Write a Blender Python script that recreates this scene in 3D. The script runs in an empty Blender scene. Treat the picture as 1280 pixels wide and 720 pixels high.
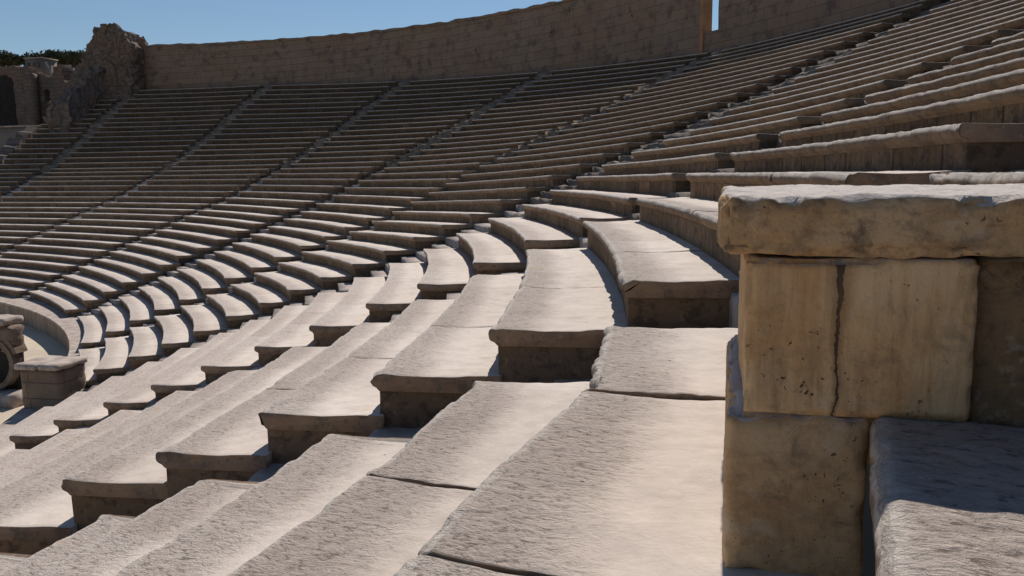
import bpy, math, random
from mathutils import Vector, Matrix, noise
random.seed(7)
sc = bpy.context.scene
COL = sc.collection
R = math.radians
# surveyed bench ends: for each stairway edge, 36 rows of (angle, radius, height) about the centre of the orchestra
TAB = {0:[(0.1021,37.565,-4.810),(0.1021,38.329,-4.490),(0.1021,39.154,-4.152),(0.1022,40.001,-3.780),(0.1022,40.796,-3.474),(0.1023,41.642,-3.159),(0.1024,42.485,-2.850),(0.1025,43.354,-2.536),(0.1026,44.254,-2.204),(0.1028,45.240,-1.812),(0.1030,46.180,-1.494),(0.1011,46.975,-1.163),(0.1011,47.900,-0.825),(0.1022,48.878,-0.450),(0.1014,49.751,-0.084),(0.1015,50.573,0.316),(0.1016,51.361,0.686),(0.1017,52.120,1.018),(0.1018,52.859,1.347),(0.1018,53.604,1.646),(0.1019,54.359,1.939),(0.1019,55.040,2.236),(0.1019,55.697,2.529),(0.1019,56.437,2.825),(0.1019,57.225,3.142),(0.1020,58.058,3.491),(0.1020,58.814,3.812),(0.1020,59.502,4.114),(0.1020,60.151,4.408),(0.1020,60.793,4.706),(0.1020,61.560,5.041),(0.1020,62.328,5.375),(0.1020,63.096,5.710),(0.1020,63.821,6.030),(0.1020,64.546,6.350),(0.1020,65.271,6.670)],1:[(0.1191,37.620,-4.605),(0.1192,38.383,-4.284),(0.1192,39.207,-3.945),(0.1193,40.053,-3.571),(0.1195,40.846,-3.264),(0.1196,41.690,-2.946),(0.1198,42.530,-2.634),(0.1201,43.395,-2.315),(0.1204,44.291,-1.978),(0.1208,45.272,-1.578),(0.1181,46.192,-1.272),(0.1191,47.028,-0.947),(0.1186,47.958,-0.618),(0.1181,48.886,-0.249),(0.1184,49.861,0.122),(0.1185,50.672,0.520),(0.1188,51.433,0.889),(0.1187,52.192,1.219),(0.1187,52.928,1.548),(0.1188,53.670,1.847),(0.1188,54.423,2.141),(0.1188,55.103,2.438),(0.1188,55.759,2.731),(0.1189,56.492,3.006),(0.1189,57.273,3.303),(0.1189,58.101,3.632),(0.1189,58.850,3.933),(0.1189,59.532,4.215),(0.1189,60.175,4.489),(0.1189,60.811,4.767),(0.1189,61.572,5.081),(0.1189,62.334,5.395),(0.1189,63.096,5.710),(0.1189,63.821,6.030),(0.1189,64.546,6.350),(0.1189,65.271,6.670)],2:[(0.2557,37.766,-4.660),(0.2555,38.528,-4.338),(0.2552,39.349,-3.998),(0.2548,40.190,-3.624),(0.2543,40.979,-3.316),(0.2539,41.820,-3.002),(0.2540,42.681,-2.709),(0.2536,43.565,-2.410),(0.2522,44.456,-2.083),(0.2509,45.450,-1.709),(0.2553,46.452,-1.384),(0.2575,47.336,-1.043),(0.2578,48.251,-0.663),(0.2572,49.135,-0.264),(0.2571,50.048,0.167),(0.2542,50.849,0.530),(0.2526,51.625,0.902),(0.2548,52.347,1.218),(0.2548,53.081,1.530),(0.2575,53.809,1.814),(0.2586,54.556,2.110),(0.2588,55.242,2.392),(0.2587,55.899,2.686),(0.2598,56.614,2.966),(0.2591,57.383,3.266),(0.2585,58.198,3.600),(0.2581,58.935,3.904),(0.2577,59.603,4.191),(0.2574,60.231,4.469),(0.2572,60.853,4.752),(0.2571,61.600,5.072),(0.2570,62.347,5.391),(0.2569,63.094,5.711),(0.2568,63.819,6.031),(0.2567,64.545,6.350),(0.2567,65.270,6.670)],3:[(0.2800,37.866,-4.532),(0.2806,38.622,-4.200),(0.2815,39.436,-3.848),(0.2826,40.269,-3.457),(0.2801,41.067,-3.171),(0.2790,41.930,-2.878),(0.2777,42.770,-2.577),(0.2770,43.630,-2.264),(0.2770,44.542,-1.945),(0.2737,45.514,-1.576),(0.2764,46.446,-1.240),(0.2779,47.330,-0.922),(0.2779,48.293,-0.573),(0.2779,49.193,-0.195),(0.2766,50.123,0.173),(0.2741,50.950,0.512),(0.2763,51.717,0.919),(0.2773,52.464,1.252),(0.2781,53.198,1.573),(0.2789,53.939,1.870),(0.2767,54.706,2.161),(0.2770,55.380,2.469),(0.2768,56.036,2.766),(0.2760,56.744,3.038),(0.2797,57.480,3.341),(0.2792,58.283,3.665),(0.2788,59.007,3.960),(0.2785,59.663,4.237),(0.2783,60.279,4.506),(0.2782,60.889,4.780),(0.2780,61.625,5.090),(0.2779,62.359,5.401),(0.2778,63.094,5.711),(0.2778,63.820,6.031),(0.2777,64.545,6.350),(0.2777,65.270,6.670)],4:[(0.4422,38.283,-4.631),(0.4421,39.043,-4.309),(0.4421,39.862,-3.968),(0.4399,40.737,-3.629),(0.4401,41.544,-3.328),(0.4431,42.462,-3.011),(0.4406,43.236,-2.699),(0.4416,44.102,-2.372),(0.4396,44.965,-2.058),(0.4388,45.901,-1.686),(0.4416,46.816,-1.354),(0.4407,47.746,-1.001),(0.4432,48.659,-0.613),(0.4453,49.571,-0.229),(0.4437,50.499,0.130),(0.4443,51.308,0.513),(0.4451,52.086,0.861),(0.4454,52.843,1.188),(0.4404,53.612,1.529),(0.4338,54.391,1.840),(0.4326,55.152,2.104),(0.4350,55.812,2.418),(0.4366,56.461,2.709),(0.4379,57.121,2.986),(0.4389,57.830,3.284),(0.4397,58.586,3.615),(0.4403,59.266,3.918),(0.4407,59.878,4.202),(0.4411,60.451,4.479),(0.4414,61.018,4.759),(0.4416,61.711,5.076),(0.4418,62.405,5.393),(0.4419,63.098,5.710),(0.4420,63.822,6.030),(0.4421,64.547,6.350),(0.4422,65.272,6.670)],5:[(0.4870,38.397,-4.454),(0.4823,39.060,-4.114),(0.4806,39.940,-3.816),(0.4770,40.816,-3.485),(0.4766,41.639,-3.190),(0.4798,42.500,-2.838),(0.4800,43.384,-2.519),(0.4790,44.196,-2.194),(0.4779,45.059,-1.864),(0.4762,45.958,-1.509),(0.4788,46.859,-1.178),(0.4799,47.722,-0.815),(0.4820,48.608,-0.483),(0.4857,49.487,-0.189),(0.4864,50.432,0.213),(0.4884,51.244,0.568),(0.4869,52.058,0.924),(0.4820,52.862,1.253),(0.4810,53.616,1.565),(0.4797,54.369,1.892),(0.4792,55.125,2.203),(0.4763,55.818,2.510),(0.4735,56.485,2.815),(0.4722,57.144,3.102),(0.4728,57.844,3.403),(0.4754,58.596,3.705),(0.4770,59.274,3.980),(0.4766,59.882,4.262),(0.4766,60.453,4.525),(0.4756,61.016,4.804),(0.4751,61.708,5.108),(0.4748,62.399,5.412),(0.4745,63.090,5.717),(0.4743,63.816,6.035),(0.4741,64.542,6.354),(0.4740,65.268,6.673)],6:[(0.6593,37.751,-4.816),(0.6593,38.571,-4.504),(0.6571,39.368,-4.190),(0.6553,40.181,-3.843),(0.6549,41.048,-3.539),(0.6550,41.916,-3.217),(0.6558,42.767,-2.892),(0.6584,43.640,-2.533),(0.6587,44.522,-2.198),(0.6616,45.416,-1.847),(0.6624,46.388,-1.472),(0.6598,47.247,-1.147),(0.6599,48.177,-0.773),(0.6640,49.071,-0.432),(0.6699,49.942,-0.074),(0.6713,50.751,0.282),(0.6730,51.532,0.636),(0.6756,52.281,0.984),(0.6710,53.049,1.355),(0.6688,53.806,1.653),(0.6671,54.569,1.945),(0.6657,55.257,2.242),(0.6647,55.919,2.534),(0.6639,56.639,2.829),(0.6632,57.406,3.146),(0.6627,58.218,3.495),(0.6623,58.952,3.815),(0.6620,59.617,4.117),(0.6618,60.243,4.411),(0.6616,60.862,4.709),(0.6615,61.606,5.044),(0.6614,62.350,5.378),(0.6613,63.094,5.712),(0.6612,63.819,6.032),(0.6612,64.545,6.353),(0.6611,65.270,6.673)],7:[(0.6730,37.807,-4.691),(0.6731,38.596,-4.372),(0.6727,39.384,-4.038),(0.6697,40.219,-3.704),(0.6695,41.065,-3.394),(0.6719,41.873,-3.060),(0.6736,42.695,-2.740),(0.6723,43.636,-2.398),(0.6728,44.534,-2.047),(0.6733,45.505,-1.656),(0.6737,46.432,-1.339),(0.6740,47.252,-1.018),(0.6742,48.170,-0.678),(0.6744,49.111,-0.303),(0.6745,50.025,0.069),(0.6746,50.839,0.465),(0.6747,51.622,0.833),(0.6748,52.377,1.163),(0.6748,53.112,1.491),(0.6749,53.855,1.788),(0.6749,54.608,2.084),(0.6749,55.287,2.383),(0.6749,55.943,2.678),(0.6749,56.658,2.962),(0.6750,57.421,3.268),(0.6750,58.230,3.606),(0.6750,58.961,3.915),(0.6750,59.624,4.207),(0.6750,60.248,4.489),(0.6750,60.866,4.777),(0.6750,61.609,5.100),(0.6750,62.353,5.423),(0.6750,63.096,5.747),(0.6750,63.821,6.069),(0.6750,64.546,6.392),(0.6750,65.271,6.715)],8:[(0.8714,38.230,-4.864),(0.8700,39.056,-4.534),(0.8710,39.886,-4.186),(0.8713,40.720,-3.829),(0.8710,41.572,-3.476),(0.8711,42.424,-3.148),(0.8712,43.294,-2.794),(0.8724,44.156,-2.456),(0.8737,45.043,-2.106),(0.8764,45.989,-1.742),(0.8786,46.908,-1.420),(0.8785,47.742,-1.075),(0.8792,48.658,-0.743),(0.8827,49.582,-0.369),(0.8817,50.510,0.037),(0.8853,51.307,0.410),(0.8839,52.100,0.778),(0.8825,52.863,1.105),(0.8814,53.605,1.429),(0.8805,54.353,1.725),(0.8799,55.110,2.057),(0.8794,55.792,2.393),(0.8790,56.451,2.726),(0.8786,57.116,3.054),(0.8784,57.829,3.404),(0.8782,58.587,3.787),(0.8780,59.267,4.141),(0.8779,59.880,4.477),(0.8778,60.453,4.805),(0.8778,61.020,5.137),(0.8777,61.712,5.506),(0.8777,62.403,5.874),(0.8776,63.095,6.242),(0.8776,63.820,6.603),(0.8776,64.546,6.964),(0.8776,65.270,7.325)],9:[(0.8947,37.925,-4.666),(0.8949,38.703,-4.333),(0.8946,39.500,-4.022),(0.8949,40.311,-3.682),(0.8938,41.161,-3.336),(0.8957,41.993,-3.007),(0.8994,42.822,-2.653),(0.8953,43.733,-2.328),(0.8942,44.645,-1.972),(0.8960,45.599,-1.603),(0.8958,46.531,-1.294),(0.8957,47.357,-0.979),(0.8957,48.278,-0.644),(0.8956,49.222,-0.274),(0.8956,50.138,0.095),(0.8955,50.955,0.489),(0.8955,51.739,0.855),(0.8955,52.494,1.184),(0.8955,53.231,1.510),(0.8954,53.974,1.806),(0.8954,54.728,2.143),(0.8954,55.407,2.483),(0.8954,56.064,2.819),(0.8954,56.767,3.143),(0.8954,57.517,3.488),(0.8954,58.314,3.866),(0.8954,59.033,4.215),(0.8954,59.685,4.546),(0.8954,60.297,4.869),(0.8954,60.903,5.196),(0.8954,61.634,5.559),(0.8954,62.365,5.923),(0.8954,63.096,6.286),(0.8954,63.821,6.650),(0.8954,64.546,7.015),(0.8954,65.271,7.379)],10:[(1.0985,38.484,-4.628),(1.0981,39.256,-4.304),(1.0961,40.098,-3.969),(1.0969,40.940,-3.591),(1.0953,41.749,-3.279),(1.0966,42.602,-2.913),(1.0953,43.462,-2.565),(1.0951,44.327,-2.247),(1.0951,45.224,-1.893),(1.0971,46.183,-1.534),(1.1005,47.102,-1.188),(1.0997,47.930,-0.889),(1.0990,48.853,-0.566),(1.0985,49.799,-0.204),(1.0981,50.716,0.157),(1.0978,51.534,0.545),(1.0975,52.319,0.907),(1.0973,53.075,1.232),(1.0972,53.812,1.556),(1.0971,54.556,1.851),(1.0970,55.309,2.223),(1.0969,55.989,2.600),(1.0968,56.646,2.973),(1.0968,57.291,3.330),(1.0968,57.983,3.709),(1.0967,58.722,4.121),(1.0967,59.383,4.504),(1.0967,59.976,4.869),(1.0967,60.530,5.226),(1.0967,61.077,5.587),(1.0967,61.750,5.984),(1.0967,62.423,6.381),(1.0967,63.096,6.779),(1.0967,63.821,7.181),(1.0967,64.546,7.583),(1.0967,65.271,7.985)]}
K0, K1 = -14, 21
CAM = Vector((49.96956412, 0.0, 0.87455312))
ZF = -5.85                                             # floor of the orchestra

def pol(r, a, z=0.0): return Vector((r*math.cos(a), r*math.sin(a), z))
def n3(x, y, z, s=1.0, o=0.0): return noise.noise(Vector((x*s+o, y*s-o, z*s+o*.7)))
def smooth(a, b, x):
    t = min(max((x-a)/(b-a), 0), 1); return t*t*(3-2*t)
def lerp(a, b, t): return a+(b-a)*t

# ------------------------------------------------------------------ materials
def nt(name):
    m = bpy.data.materials.new(name); m.use_nodes = True
    t = m.node_tree; t.nodes.clear()
    out = t.nodes.new('ShaderNodeOutputMaterial'); b = t.nodes.new('ShaderNodeBsdfPrincipled')
    t.links.new(b.outputs[0], out.inputs[0]); b.inputs['Roughness'].default_value = .9
    b.inputs['Specular IOR Level'].default_value = .2
    return m, t, b
class G:
    def __init__(s, t): s.t = t
    def L(s, a, b): s.t.links.new(a, b)
    def put(s, sock, v):
        if v is None: return
        if hasattr(v, 'is_linked') or hasattr(v, 'links'): s.L(v, sock)
        else: sock.default_value = v
    def math(s, op, a, b=None, c=None, clamp=False):
        n = s.t.nodes.new('ShaderNodeMath'); n.operation = op; n.use_clamp = clamp
        s.put(n.inputs[0], a); s.put(n.inputs[1], b); s.put(n.inputs[2], c); return n.outputs[0]
    def ramp(s, v, lo, hi, a=0.0, b=1.0):
        n = s.t.nodes.new('ShaderNodeMapRange'); n.interpolation_type = 'SMOOTHSTEP'
        s.put(n.inputs[0], v); n.inputs[1].default_value = lo; n.inputs[2].default_value = hi
        n.inputs[3].default_value = a; n.inputs[4].default_value = b; return n.outputs[0]
    def mix(s, f, a, b, mode='MIX'):
        n = s.t.nodes.new('ShaderNodeMix'); n.data_type = 'RGBA'; n.blend_type = mode
        s.put(n.inputs[0], f)
        s.put(n.inputs[6], (*a, 1) if isinstance(a, tuple) else a); s.put(n.inputs[7], (*b, 1) if isinstance(b, tuple) else b)
        return n.outputs[2]
    def scale(s, v, sc_, off=None):
        n = s.t.nodes.new('ShaderNodeVectorMath'); n.operation = 'MULTIPLY_ADD'
        s.put(n.inputs[0], v); n.inputs[1].default_value = sc_
        if off is not None: s.put(n.inputs[2], off)
        return n.outputs[0]
    def noise(s, v, scale, detail=4.0, rough=.55, dist=0.0):
        n = s.t.nodes.new('ShaderNodeTexNoise'); s.put(n.inputs['Vector'], v)
        n.inputs['Scale'].default_value = scale; n.inputs['Detail'].default_value = detail
        n.inputs['Roughness'].default_value = rough; n.inputs['Distortion'].default_value = dist
        return n.outputs['Fac']
    def vor(s, v, scale, feature='F1', out='Distance', dim='3D'):
        n = s.t.nodes.new('ShaderNodeTexVoronoi'); n.voronoi_dimensions = dim; n.feature = feature
        s.put(n.inputs['W' if dim == '1D' else 'Vector'], v)
        n.inputs['Scale'].default_value = scale; return n.outputs[out]
    def sep(s, v):
        n = s.t.nodes.new('ShaderNodeSeparateXYZ'); s.put(n.inputs[0], v); return n.outputs
    def bump(s, h, strength, dist, prev=None):
        n = s.t.nodes.new('ShaderNodeBump'); s.put(n.inputs['Height'], h); n.inputs['Strength'].default_value = strength
        n.inputs['Distance'].default_value = dist
        if prev is not None: s.L(prev, n.inputs['Normal'])
        return n.outputs[0]
    def comb(s, v):
        n = s.t.nodes.new('ShaderNodeCombineColor'); [s.L(v, n.inputs[i]) for i in range(3)]; return n.outputs[0]
    def uv(s):
        n = s.t.nodes.new('ShaderNodeUVMap'); n.uv_map = 'UVMap'; return n.outputs[0]
    def obj(s): return s.t.nodes.new('ShaderNodeTexCoord').outputs['Object']
    def rnd(s): return s.t.nodes.new('ShaderNodeObjectInfo').outputs['Random']
    def geo(s, k): return s.t.nodes.new('ShaderNodeNewGeometry').outputs[k]

def mat_seat(name, near):
    """worn limestone seat slab: UV.x = metres along the row, UV.y = metres back from the nosing (negative = down its front)"""
    m, t, b = nt(name); g = G(t); uv = g.uv(); s = g.sep(uv); u, v = s[0], s[1]
    P = g.geo('Position')
    top = g.ramp(v, -.085, -.055)
    worn = g.ramp(g.math('ADD', v, g.math('MULTIPLY', g.noise(uv, 1.3, 3), .35)), .36, .72)
    big = g.noise(P, .9, 4, .6); med = g.noise(P, 6, 5, .6)
    c = g.mix(big, (.52, .43, .365), (.65, .56, .48))
    c = g.mix(g.math('MULTIPLY', worn, .65), c, (.75, .65, .54))
    c = g.mix(g.ramp(med, .35, .75), c, g.mix(.5, c, (.42, .345, .30)))
    c = g.mix(g.math('MULTIPLY_ADD', worn, -.30, .30), c, (.38, .305, .25))
    # colour of each stone of the row
    st = g.vor(u, .62, 'F1', 'Color', '1D')
    c = g.mix(.34, c, g.mix(g.sep(st)[0], (.46, .38, .33), (.70, .62, .55)))
    # pits drawn out across the tread by the chisel
    pv = g.scale(uv, (36.0, 17.0, 1.0)); pits = g.noise(pv, 1.0, 6, .68, .6)
    pv2 = g.scale(uv, (90.0, 55.0, 1.0)); pits2 = g.noise(pv2, 1.0, 4, .65, .3)
    rough = g.math('SUBTRACT', 1.0, g.math('MULTIPLY', worn, .95))
    dark = g.math('MULTIPLY', g.ramp(g.math('ADD', g.math('MULTIPLY', pits, .7), g.math('MULTIPLY', pits2, .3)), .38, .50, 1, 0), rough)
    c = g.mix(g.math('MULTIPLY', dark, .8), c, (.17, .13, .105))
    c = g.mix(g.math('MULTIPLY', g.ramp(g.noise(P, 2.6, 6, .7), .52, .72), .35), c, (.27, .22, .185))
    lip = g.math('MULTIPLY', g.ramp(v, .015, .06, 1, 0), g.ramp(g.noise(P, 5, 3), .30, .5))
    c = g.mix(g.math('MULTIPLY', lip, .6), c, (.72, .65, .57))
    dots = g.math('MULTIPLY', g.ramp(g.vor(g.scale(uv, (9.0, 6.0, 1.0)), 1.0), .03, .07, 1, 0), g.ramp(g.noise(P, 3, 2), .5, .56))
    c = g.mix(dots, c, (.10, .08, .065))
    # patina of the moulded front and ends, darkened to paint in their shade
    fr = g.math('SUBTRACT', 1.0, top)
    pat_shade = g.mix(g.ramp(g.noise(P, 3.5, 5, .65), .35, .68), (.36, .225, .125), (.17, .105, .062))
    pat_shade = g.mix(g.math('MULTIPLY', g.ramp(g.noise(P, 14, 8, .72), .52, .66), .6), pat_shade, (.42, .32, .23))
    pat_shade = g.mix(g.math('MULTIPLY', g.ramp(g.noise(P, 12, 8, .74), .40, .5, 1, 0), .6), pat_shade, (.07, .055, .045))
    pat_shade = g.mix(g.ramp(g.noise(P, 1.6, 3, .5), .56, .72), pat_shade, (.36, .23, .12))
    c = g.mix(g.math('MULTIPLY', fr, .88), c, pat_shade)
    # rusty stains here and there
    c = g.mix(g.math('MULTIPLY', g.ramp(g.noise(P, 2.3, 5, .6), .62, .76), .42), c, (.55, .33, .15))
    if not near:
        j = g.vor(u, .62, 'DISTANCE_TO_EDGE', 'Distance', '1D')
        jd = g.ramp(j, .002, .006, 1, 0)
        c = g.mix(g.math('MULTIPLY', jd, .6), c, (.10, .075, .06))
    hz = g.ramp(g.math('ADD', g.sep(P)[2], g.math('MULTIPLY', g.noise(P, .5, 3), 1.2)), -.6, 4.2, 1.0, .85)   # darker with height: dimness of the shaded upper tiers put into the colour
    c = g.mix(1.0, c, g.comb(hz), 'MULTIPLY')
    c = g.mix(fr, c, g.mix(1.0, c, g.comb(g.ramp(g.sep(P)[2], -.6, 4.2, 1.0, .55)), 'MULTIPLY'))  # upper fronts darkened further, shade mixed into the colour
    g.L(c, b.inputs['Base Color'])
    h = g.math('ADD', g.math('MULTIPLY', g.math('MULTIPLY', pits, rough), 1.0), g.math('MULTIPLY', g.math('MULTIPLY', pits2, rough), .45))
    nb = g.bump(h, 1.0 if near else .6, .026 if near else .025)
    nb = g.bump(g.noise(P, 60, 4, .6), .22, .004, nb)
    nb = g.bump(g.noise(P, 14, 8, .7), .38, .02, nb)
    g.L(nb, b.inputs['Normal'])
    return m

def mat_riser(name):
    m, t, b = nt(name); g = G(t); uv = g.uv(); s = g.sep(uv); u, z = s[0], s[1]; P = g.geo('Position')
    st = g.vor(u, 1.15, 'F1', 'Color', '1D'); sc3 = g.sep(st)
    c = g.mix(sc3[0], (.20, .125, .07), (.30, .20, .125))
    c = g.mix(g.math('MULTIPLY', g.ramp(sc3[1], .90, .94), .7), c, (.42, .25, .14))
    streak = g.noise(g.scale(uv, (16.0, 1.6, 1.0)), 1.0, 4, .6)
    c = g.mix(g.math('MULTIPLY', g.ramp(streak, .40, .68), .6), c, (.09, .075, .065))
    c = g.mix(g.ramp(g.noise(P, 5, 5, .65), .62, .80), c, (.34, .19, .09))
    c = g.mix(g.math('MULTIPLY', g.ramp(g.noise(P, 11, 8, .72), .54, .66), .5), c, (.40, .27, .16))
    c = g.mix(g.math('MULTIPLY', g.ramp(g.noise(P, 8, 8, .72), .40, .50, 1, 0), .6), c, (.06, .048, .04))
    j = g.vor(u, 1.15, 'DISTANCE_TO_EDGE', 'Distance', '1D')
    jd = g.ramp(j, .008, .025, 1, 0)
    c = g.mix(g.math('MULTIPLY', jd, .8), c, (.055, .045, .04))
    hz = g.ramp(g.math('ADD', g.sep(P)[2], g.math('MULTIPLY', g.noise(P, .5, 3), 1.2)), -.6, 4.2, 1.0, .50)   # upper risers darkened in the colour to carry the shade there
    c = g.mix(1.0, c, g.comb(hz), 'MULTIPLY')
    g.L(c, b.inputs['Base Color'])
    nb = g.bump(g.math('SUBTRACT', 1.0, jd), .8, .02)
    nb = g.bump(g.noise(P, 18, 8, .72), .8, .03, nb)
    g.L(nb, b.inputs['Normal']); return m

def mat_block(name, base, light, stain, vert=True, lich=.5, bs=.55, seam=None):
    """big ochre blocks: veined, stained and pocked"""
    m, t, b = nt(name); g = G(t); P = g.geo('Position')
    vn = g.noise(g.scale(P, (24.0, 24.0, 2.6) if vert else (7.0, 7.0, 15.0)), 1.0, 6, .65, .5)
    c = g.mix(g.ramp(g.noise(P, 3.2, 5, .6), .32, .70), base, light)
    c = g.mix(g.math('MULTIPLY', g.ramp(vn, .44, .66), .45), c, stain)
    c = g.mix(g.math('MULTIPLY', g.ramp(g.noise(g.scale(P, (9.0, 9.0, 2.2)), 1.0, 8, .72, .2), .52, .72), .38), c, (.13, .09, .06))
    c = g.mix(g.math('MULTIPLY', g.ramp(g.noise(P, 9, 6, .7, .5), .52, .70), lich), c, (.10, .08, .06))
    hn = g.noise(P, 55, 5, .65)
    hole = g.math('MULTIPLY', g.ramp(hn, .64, .70), g.ramp(g.noise(P, 5, 4), .50, .62))
    mot = g.noise(P, 16, 8, .72)
    c = g.mix(g.math('MULTIPLY', g.ramp(mot, .38, .50, 1, 0), lich), c, g.mix(.5, c, (.10, .08, .065)))
    c = g.mix(g.math('MULTIPLY', g.ramp(mot, .55, .68), lich*.6), c, (.62, .50, .37))
    c = g.mix(hole, c, (.05, .035, .025))
    c = g.mix(g.math('MULTIPLY', g.ramp(g.noise(P, 5.5, 4, .6), .60, .72), .5), c, (.62, .50, .36))
    if seam:
        xs = g.math('ABSOLUTE', g.math('SUBTRACT', g.math('ADD', g.sep(P)[0], g.math('MULTIPLY_ADD', g.noise(P, 9, 5, .7), .05, -.025)), seam))
        wz = g.math('MULTIPLY_ADD', g.ramp(g.sep(P)[2], .40, .70), .008, .003)
        line = g.math('LESS_THAN', xs, g.math('MULTIPLY', wz, g.math('MULTIPLY', g.noise(P, 30, 4), 1.6)))
        halo = g.math('MULTIPLY', g.ramp(g.math('DIVIDE', xs, wz), .6, 4.5, 1, 0), .55)
        c = g.mix(halo, c, (.20, .12, .06)); c = g.mix(g.math('MULTIPLY', line, .85), c, (.045, .035, .028))
        og = g.math('MULTIPLY', g.ramp(g.noise(g.scale(P, (16.0, 16.0, 1.8)), 1.0, 6, .65), .52, .68), .6)
        c = g.mix(og, c, (.50, .24, .08))
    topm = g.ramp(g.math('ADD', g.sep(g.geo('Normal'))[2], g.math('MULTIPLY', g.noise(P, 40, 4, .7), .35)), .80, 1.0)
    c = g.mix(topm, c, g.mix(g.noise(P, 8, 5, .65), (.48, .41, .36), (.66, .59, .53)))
    g.L(c, b.inputs['Base Color'])
    nb = g.bump(vn, .35, .010)
    nb = g.bump(g.noise(P, 30, 7, .7), bs, .012, nb)
    nb = g.bump(g.math('SUBTRACT', 1.0, hole), .9, .012, nb)
    g.L(nb, b.inputs['Normal']); return m

def mat_masonry(name, c1, c2, mortar, bw, bh, ms=.02, stain=.4, bumpd=.04):
    m, t, b = nt(name); g = G(t); uv = g.uv(); P = g.geo('Position')
    n = t.nodes.new('ShaderNodeTexBrick'); n.offset = .43; n.squash = 1.25; n.squash_frequency = 3
    w = t.nodes.new('ShaderNodeVectorMath'); w.operation = 'ADD'
    g.L(uv, w.inputs[0]); 
    dn = t.nodes.new('ShaderNodeTexNoise'); dn.inputs['Scale'].default_value = .8; g.L(uv, dn.inputs['Vector'])
    dm = t.nodes.new('ShaderNodeVectorMath'); dm.operation = 'MULTIPLY'; g.L(dn.outputs['Color'], dm.inputs[0]); dm.inputs[1].default_value = (.12, .05, 0)
    g.L(dm.outputs[0], w.inputs[1]); g.L(w.outputs[0], n.inputs['Vector'])
    n.inputs['Color1'].default_value = (*c1, 1); n.inputs['Color2'].default_value = (*c2, 1); n.inputs['Mortar'].default_value = (*mortar, 1)
    n.inputs['Scale'].default_value = 1; n.inputs['Mortar Size'].default_value = ms; n.inputs['Mortar Smooth'].default_value = .4
    n.inputs['Brick Width'].default_value = bw; n.inputs['Row Height'].default_value = bh; n.inputs['Bias'].default_value = 0
    c = g.mix(g.ramp(g.noise(P, .35, 5, .6), .35, .68), n.outputs['Color'], g.mix(.35, n.outputs['Color'], (.24, .13, .08)))
    c = g.mix(g.math('MULTIPLY', g.ramp(g.noise(P, 1.3, 6, .65), .48, .68), stain), c, (.10, .08, .07))
    hole = g.ramp(g.noise(g.scale(P, (1, 1, 1)), 2.2, 2, .5), .72, .76)
    c = g.mix(hole, c, (.04, .03, .025))
    g.L(c, b.inputs['Base Color'])
    nb = g.bump(g.math('SUBTRACT', 1.0, n.outputs['Fac']), .8, bumpd)
    nb = g.bump(g.noise(P, 6, 6, .7), .6, .05, nb)
    g.L(nb, b.inputs['Normal']); return m

def mat_plain(name, a, bcol, scale, rough=.9, bd=.02, bs=.5):
    m, t, b = nt(name); g = G(t); P = g.geo('Position')
    c = g.mix(g.ramp(g.noise(P, scale, 6, .65), .35, .68), a, bcol); g.L(c, b.inputs['Base Color'])
    g.L(g.bump(g.noise(P, scale*6, 5, .65), bs, bd), b.inputs['Normal']); b.inputs['Roughness'].default_value = rough; return m

M = {}
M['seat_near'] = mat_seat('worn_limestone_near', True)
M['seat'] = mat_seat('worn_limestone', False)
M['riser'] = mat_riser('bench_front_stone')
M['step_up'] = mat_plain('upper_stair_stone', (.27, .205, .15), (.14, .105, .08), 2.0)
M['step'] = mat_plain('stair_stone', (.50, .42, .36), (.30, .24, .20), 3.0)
M['cap'] = mat_block('pier_cap_stone', (.54, .315, .14), (.64, .44, .25), (.22, .13, .07), False, .80, 1.0)
M['block'] = mat_block('pier_block_stone', (.68, .40, .185), (.76, .53, .30), (.44, .25, .11), True, .35, .55, 50.315)
M['block_low'] = mat_block('pier_lower_stone', (.56, .335, .16), (.64, .44, .25), (.32, .18, .085), False, .45, .5)
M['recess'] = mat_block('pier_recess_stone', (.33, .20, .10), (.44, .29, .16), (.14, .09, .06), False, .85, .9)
M['wall'] = mat_masonry('perimeter_wall_ashlar', (.225, .165, .12), (.26, .19, .14), (.165, .12, .09), 1.25, .52, .014, .75, .03)
M['podium'] = mat_masonry('podium_stone', (.27, .21, .17), (.37, .29, .22), (.10, .08, .065), .62, 3.0, .02, .3)
M['brick'] = mat_masonry('coursed_rubble', (.27, .205, .155), (.22, .165, .125), (.15, .115, .088), 1.1, .42, .015, .5, .03)
M['ruin'] = mat_masonry('ruin_rubble', (.15, .12, .10), (.185, .145, .115), (.12, .095, .078), .8, .4, .03, .55, .08)
M['sand'] = mat_plain('floor_sand', (.60, .50, .37), (.50, .41, .31), .6)
M['earth'] = mat_plain('dry_earth', (.30, .24, .17), (.22, .18, .13), .05)
M['concrete'] = mat_plain('pale_plaster', (.24, .20, .17), (.16, .135, .115), .3)
M['opening_shade'] = mat_plain('shade_dark_stone', (.04, .034, .03), (.025, .022, .02), 2.0)  # near-black stone, shade inside the openings painted as colour
M['jamb'] = mat_plain('orange_jamb_stone', (.38, .21, .11), (.26, .155, .09), 1.5)
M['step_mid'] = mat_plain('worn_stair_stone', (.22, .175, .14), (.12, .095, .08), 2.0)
M['leaf'] = mat_plain('pine_needles', (.09, .10, .06), (.05, .06, .035), 1.2, .9, .1, .3)
M['bark'] = mat_plain('pine_bark', (.16, .11, .08), (.09, .065, .05), 3)

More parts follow.
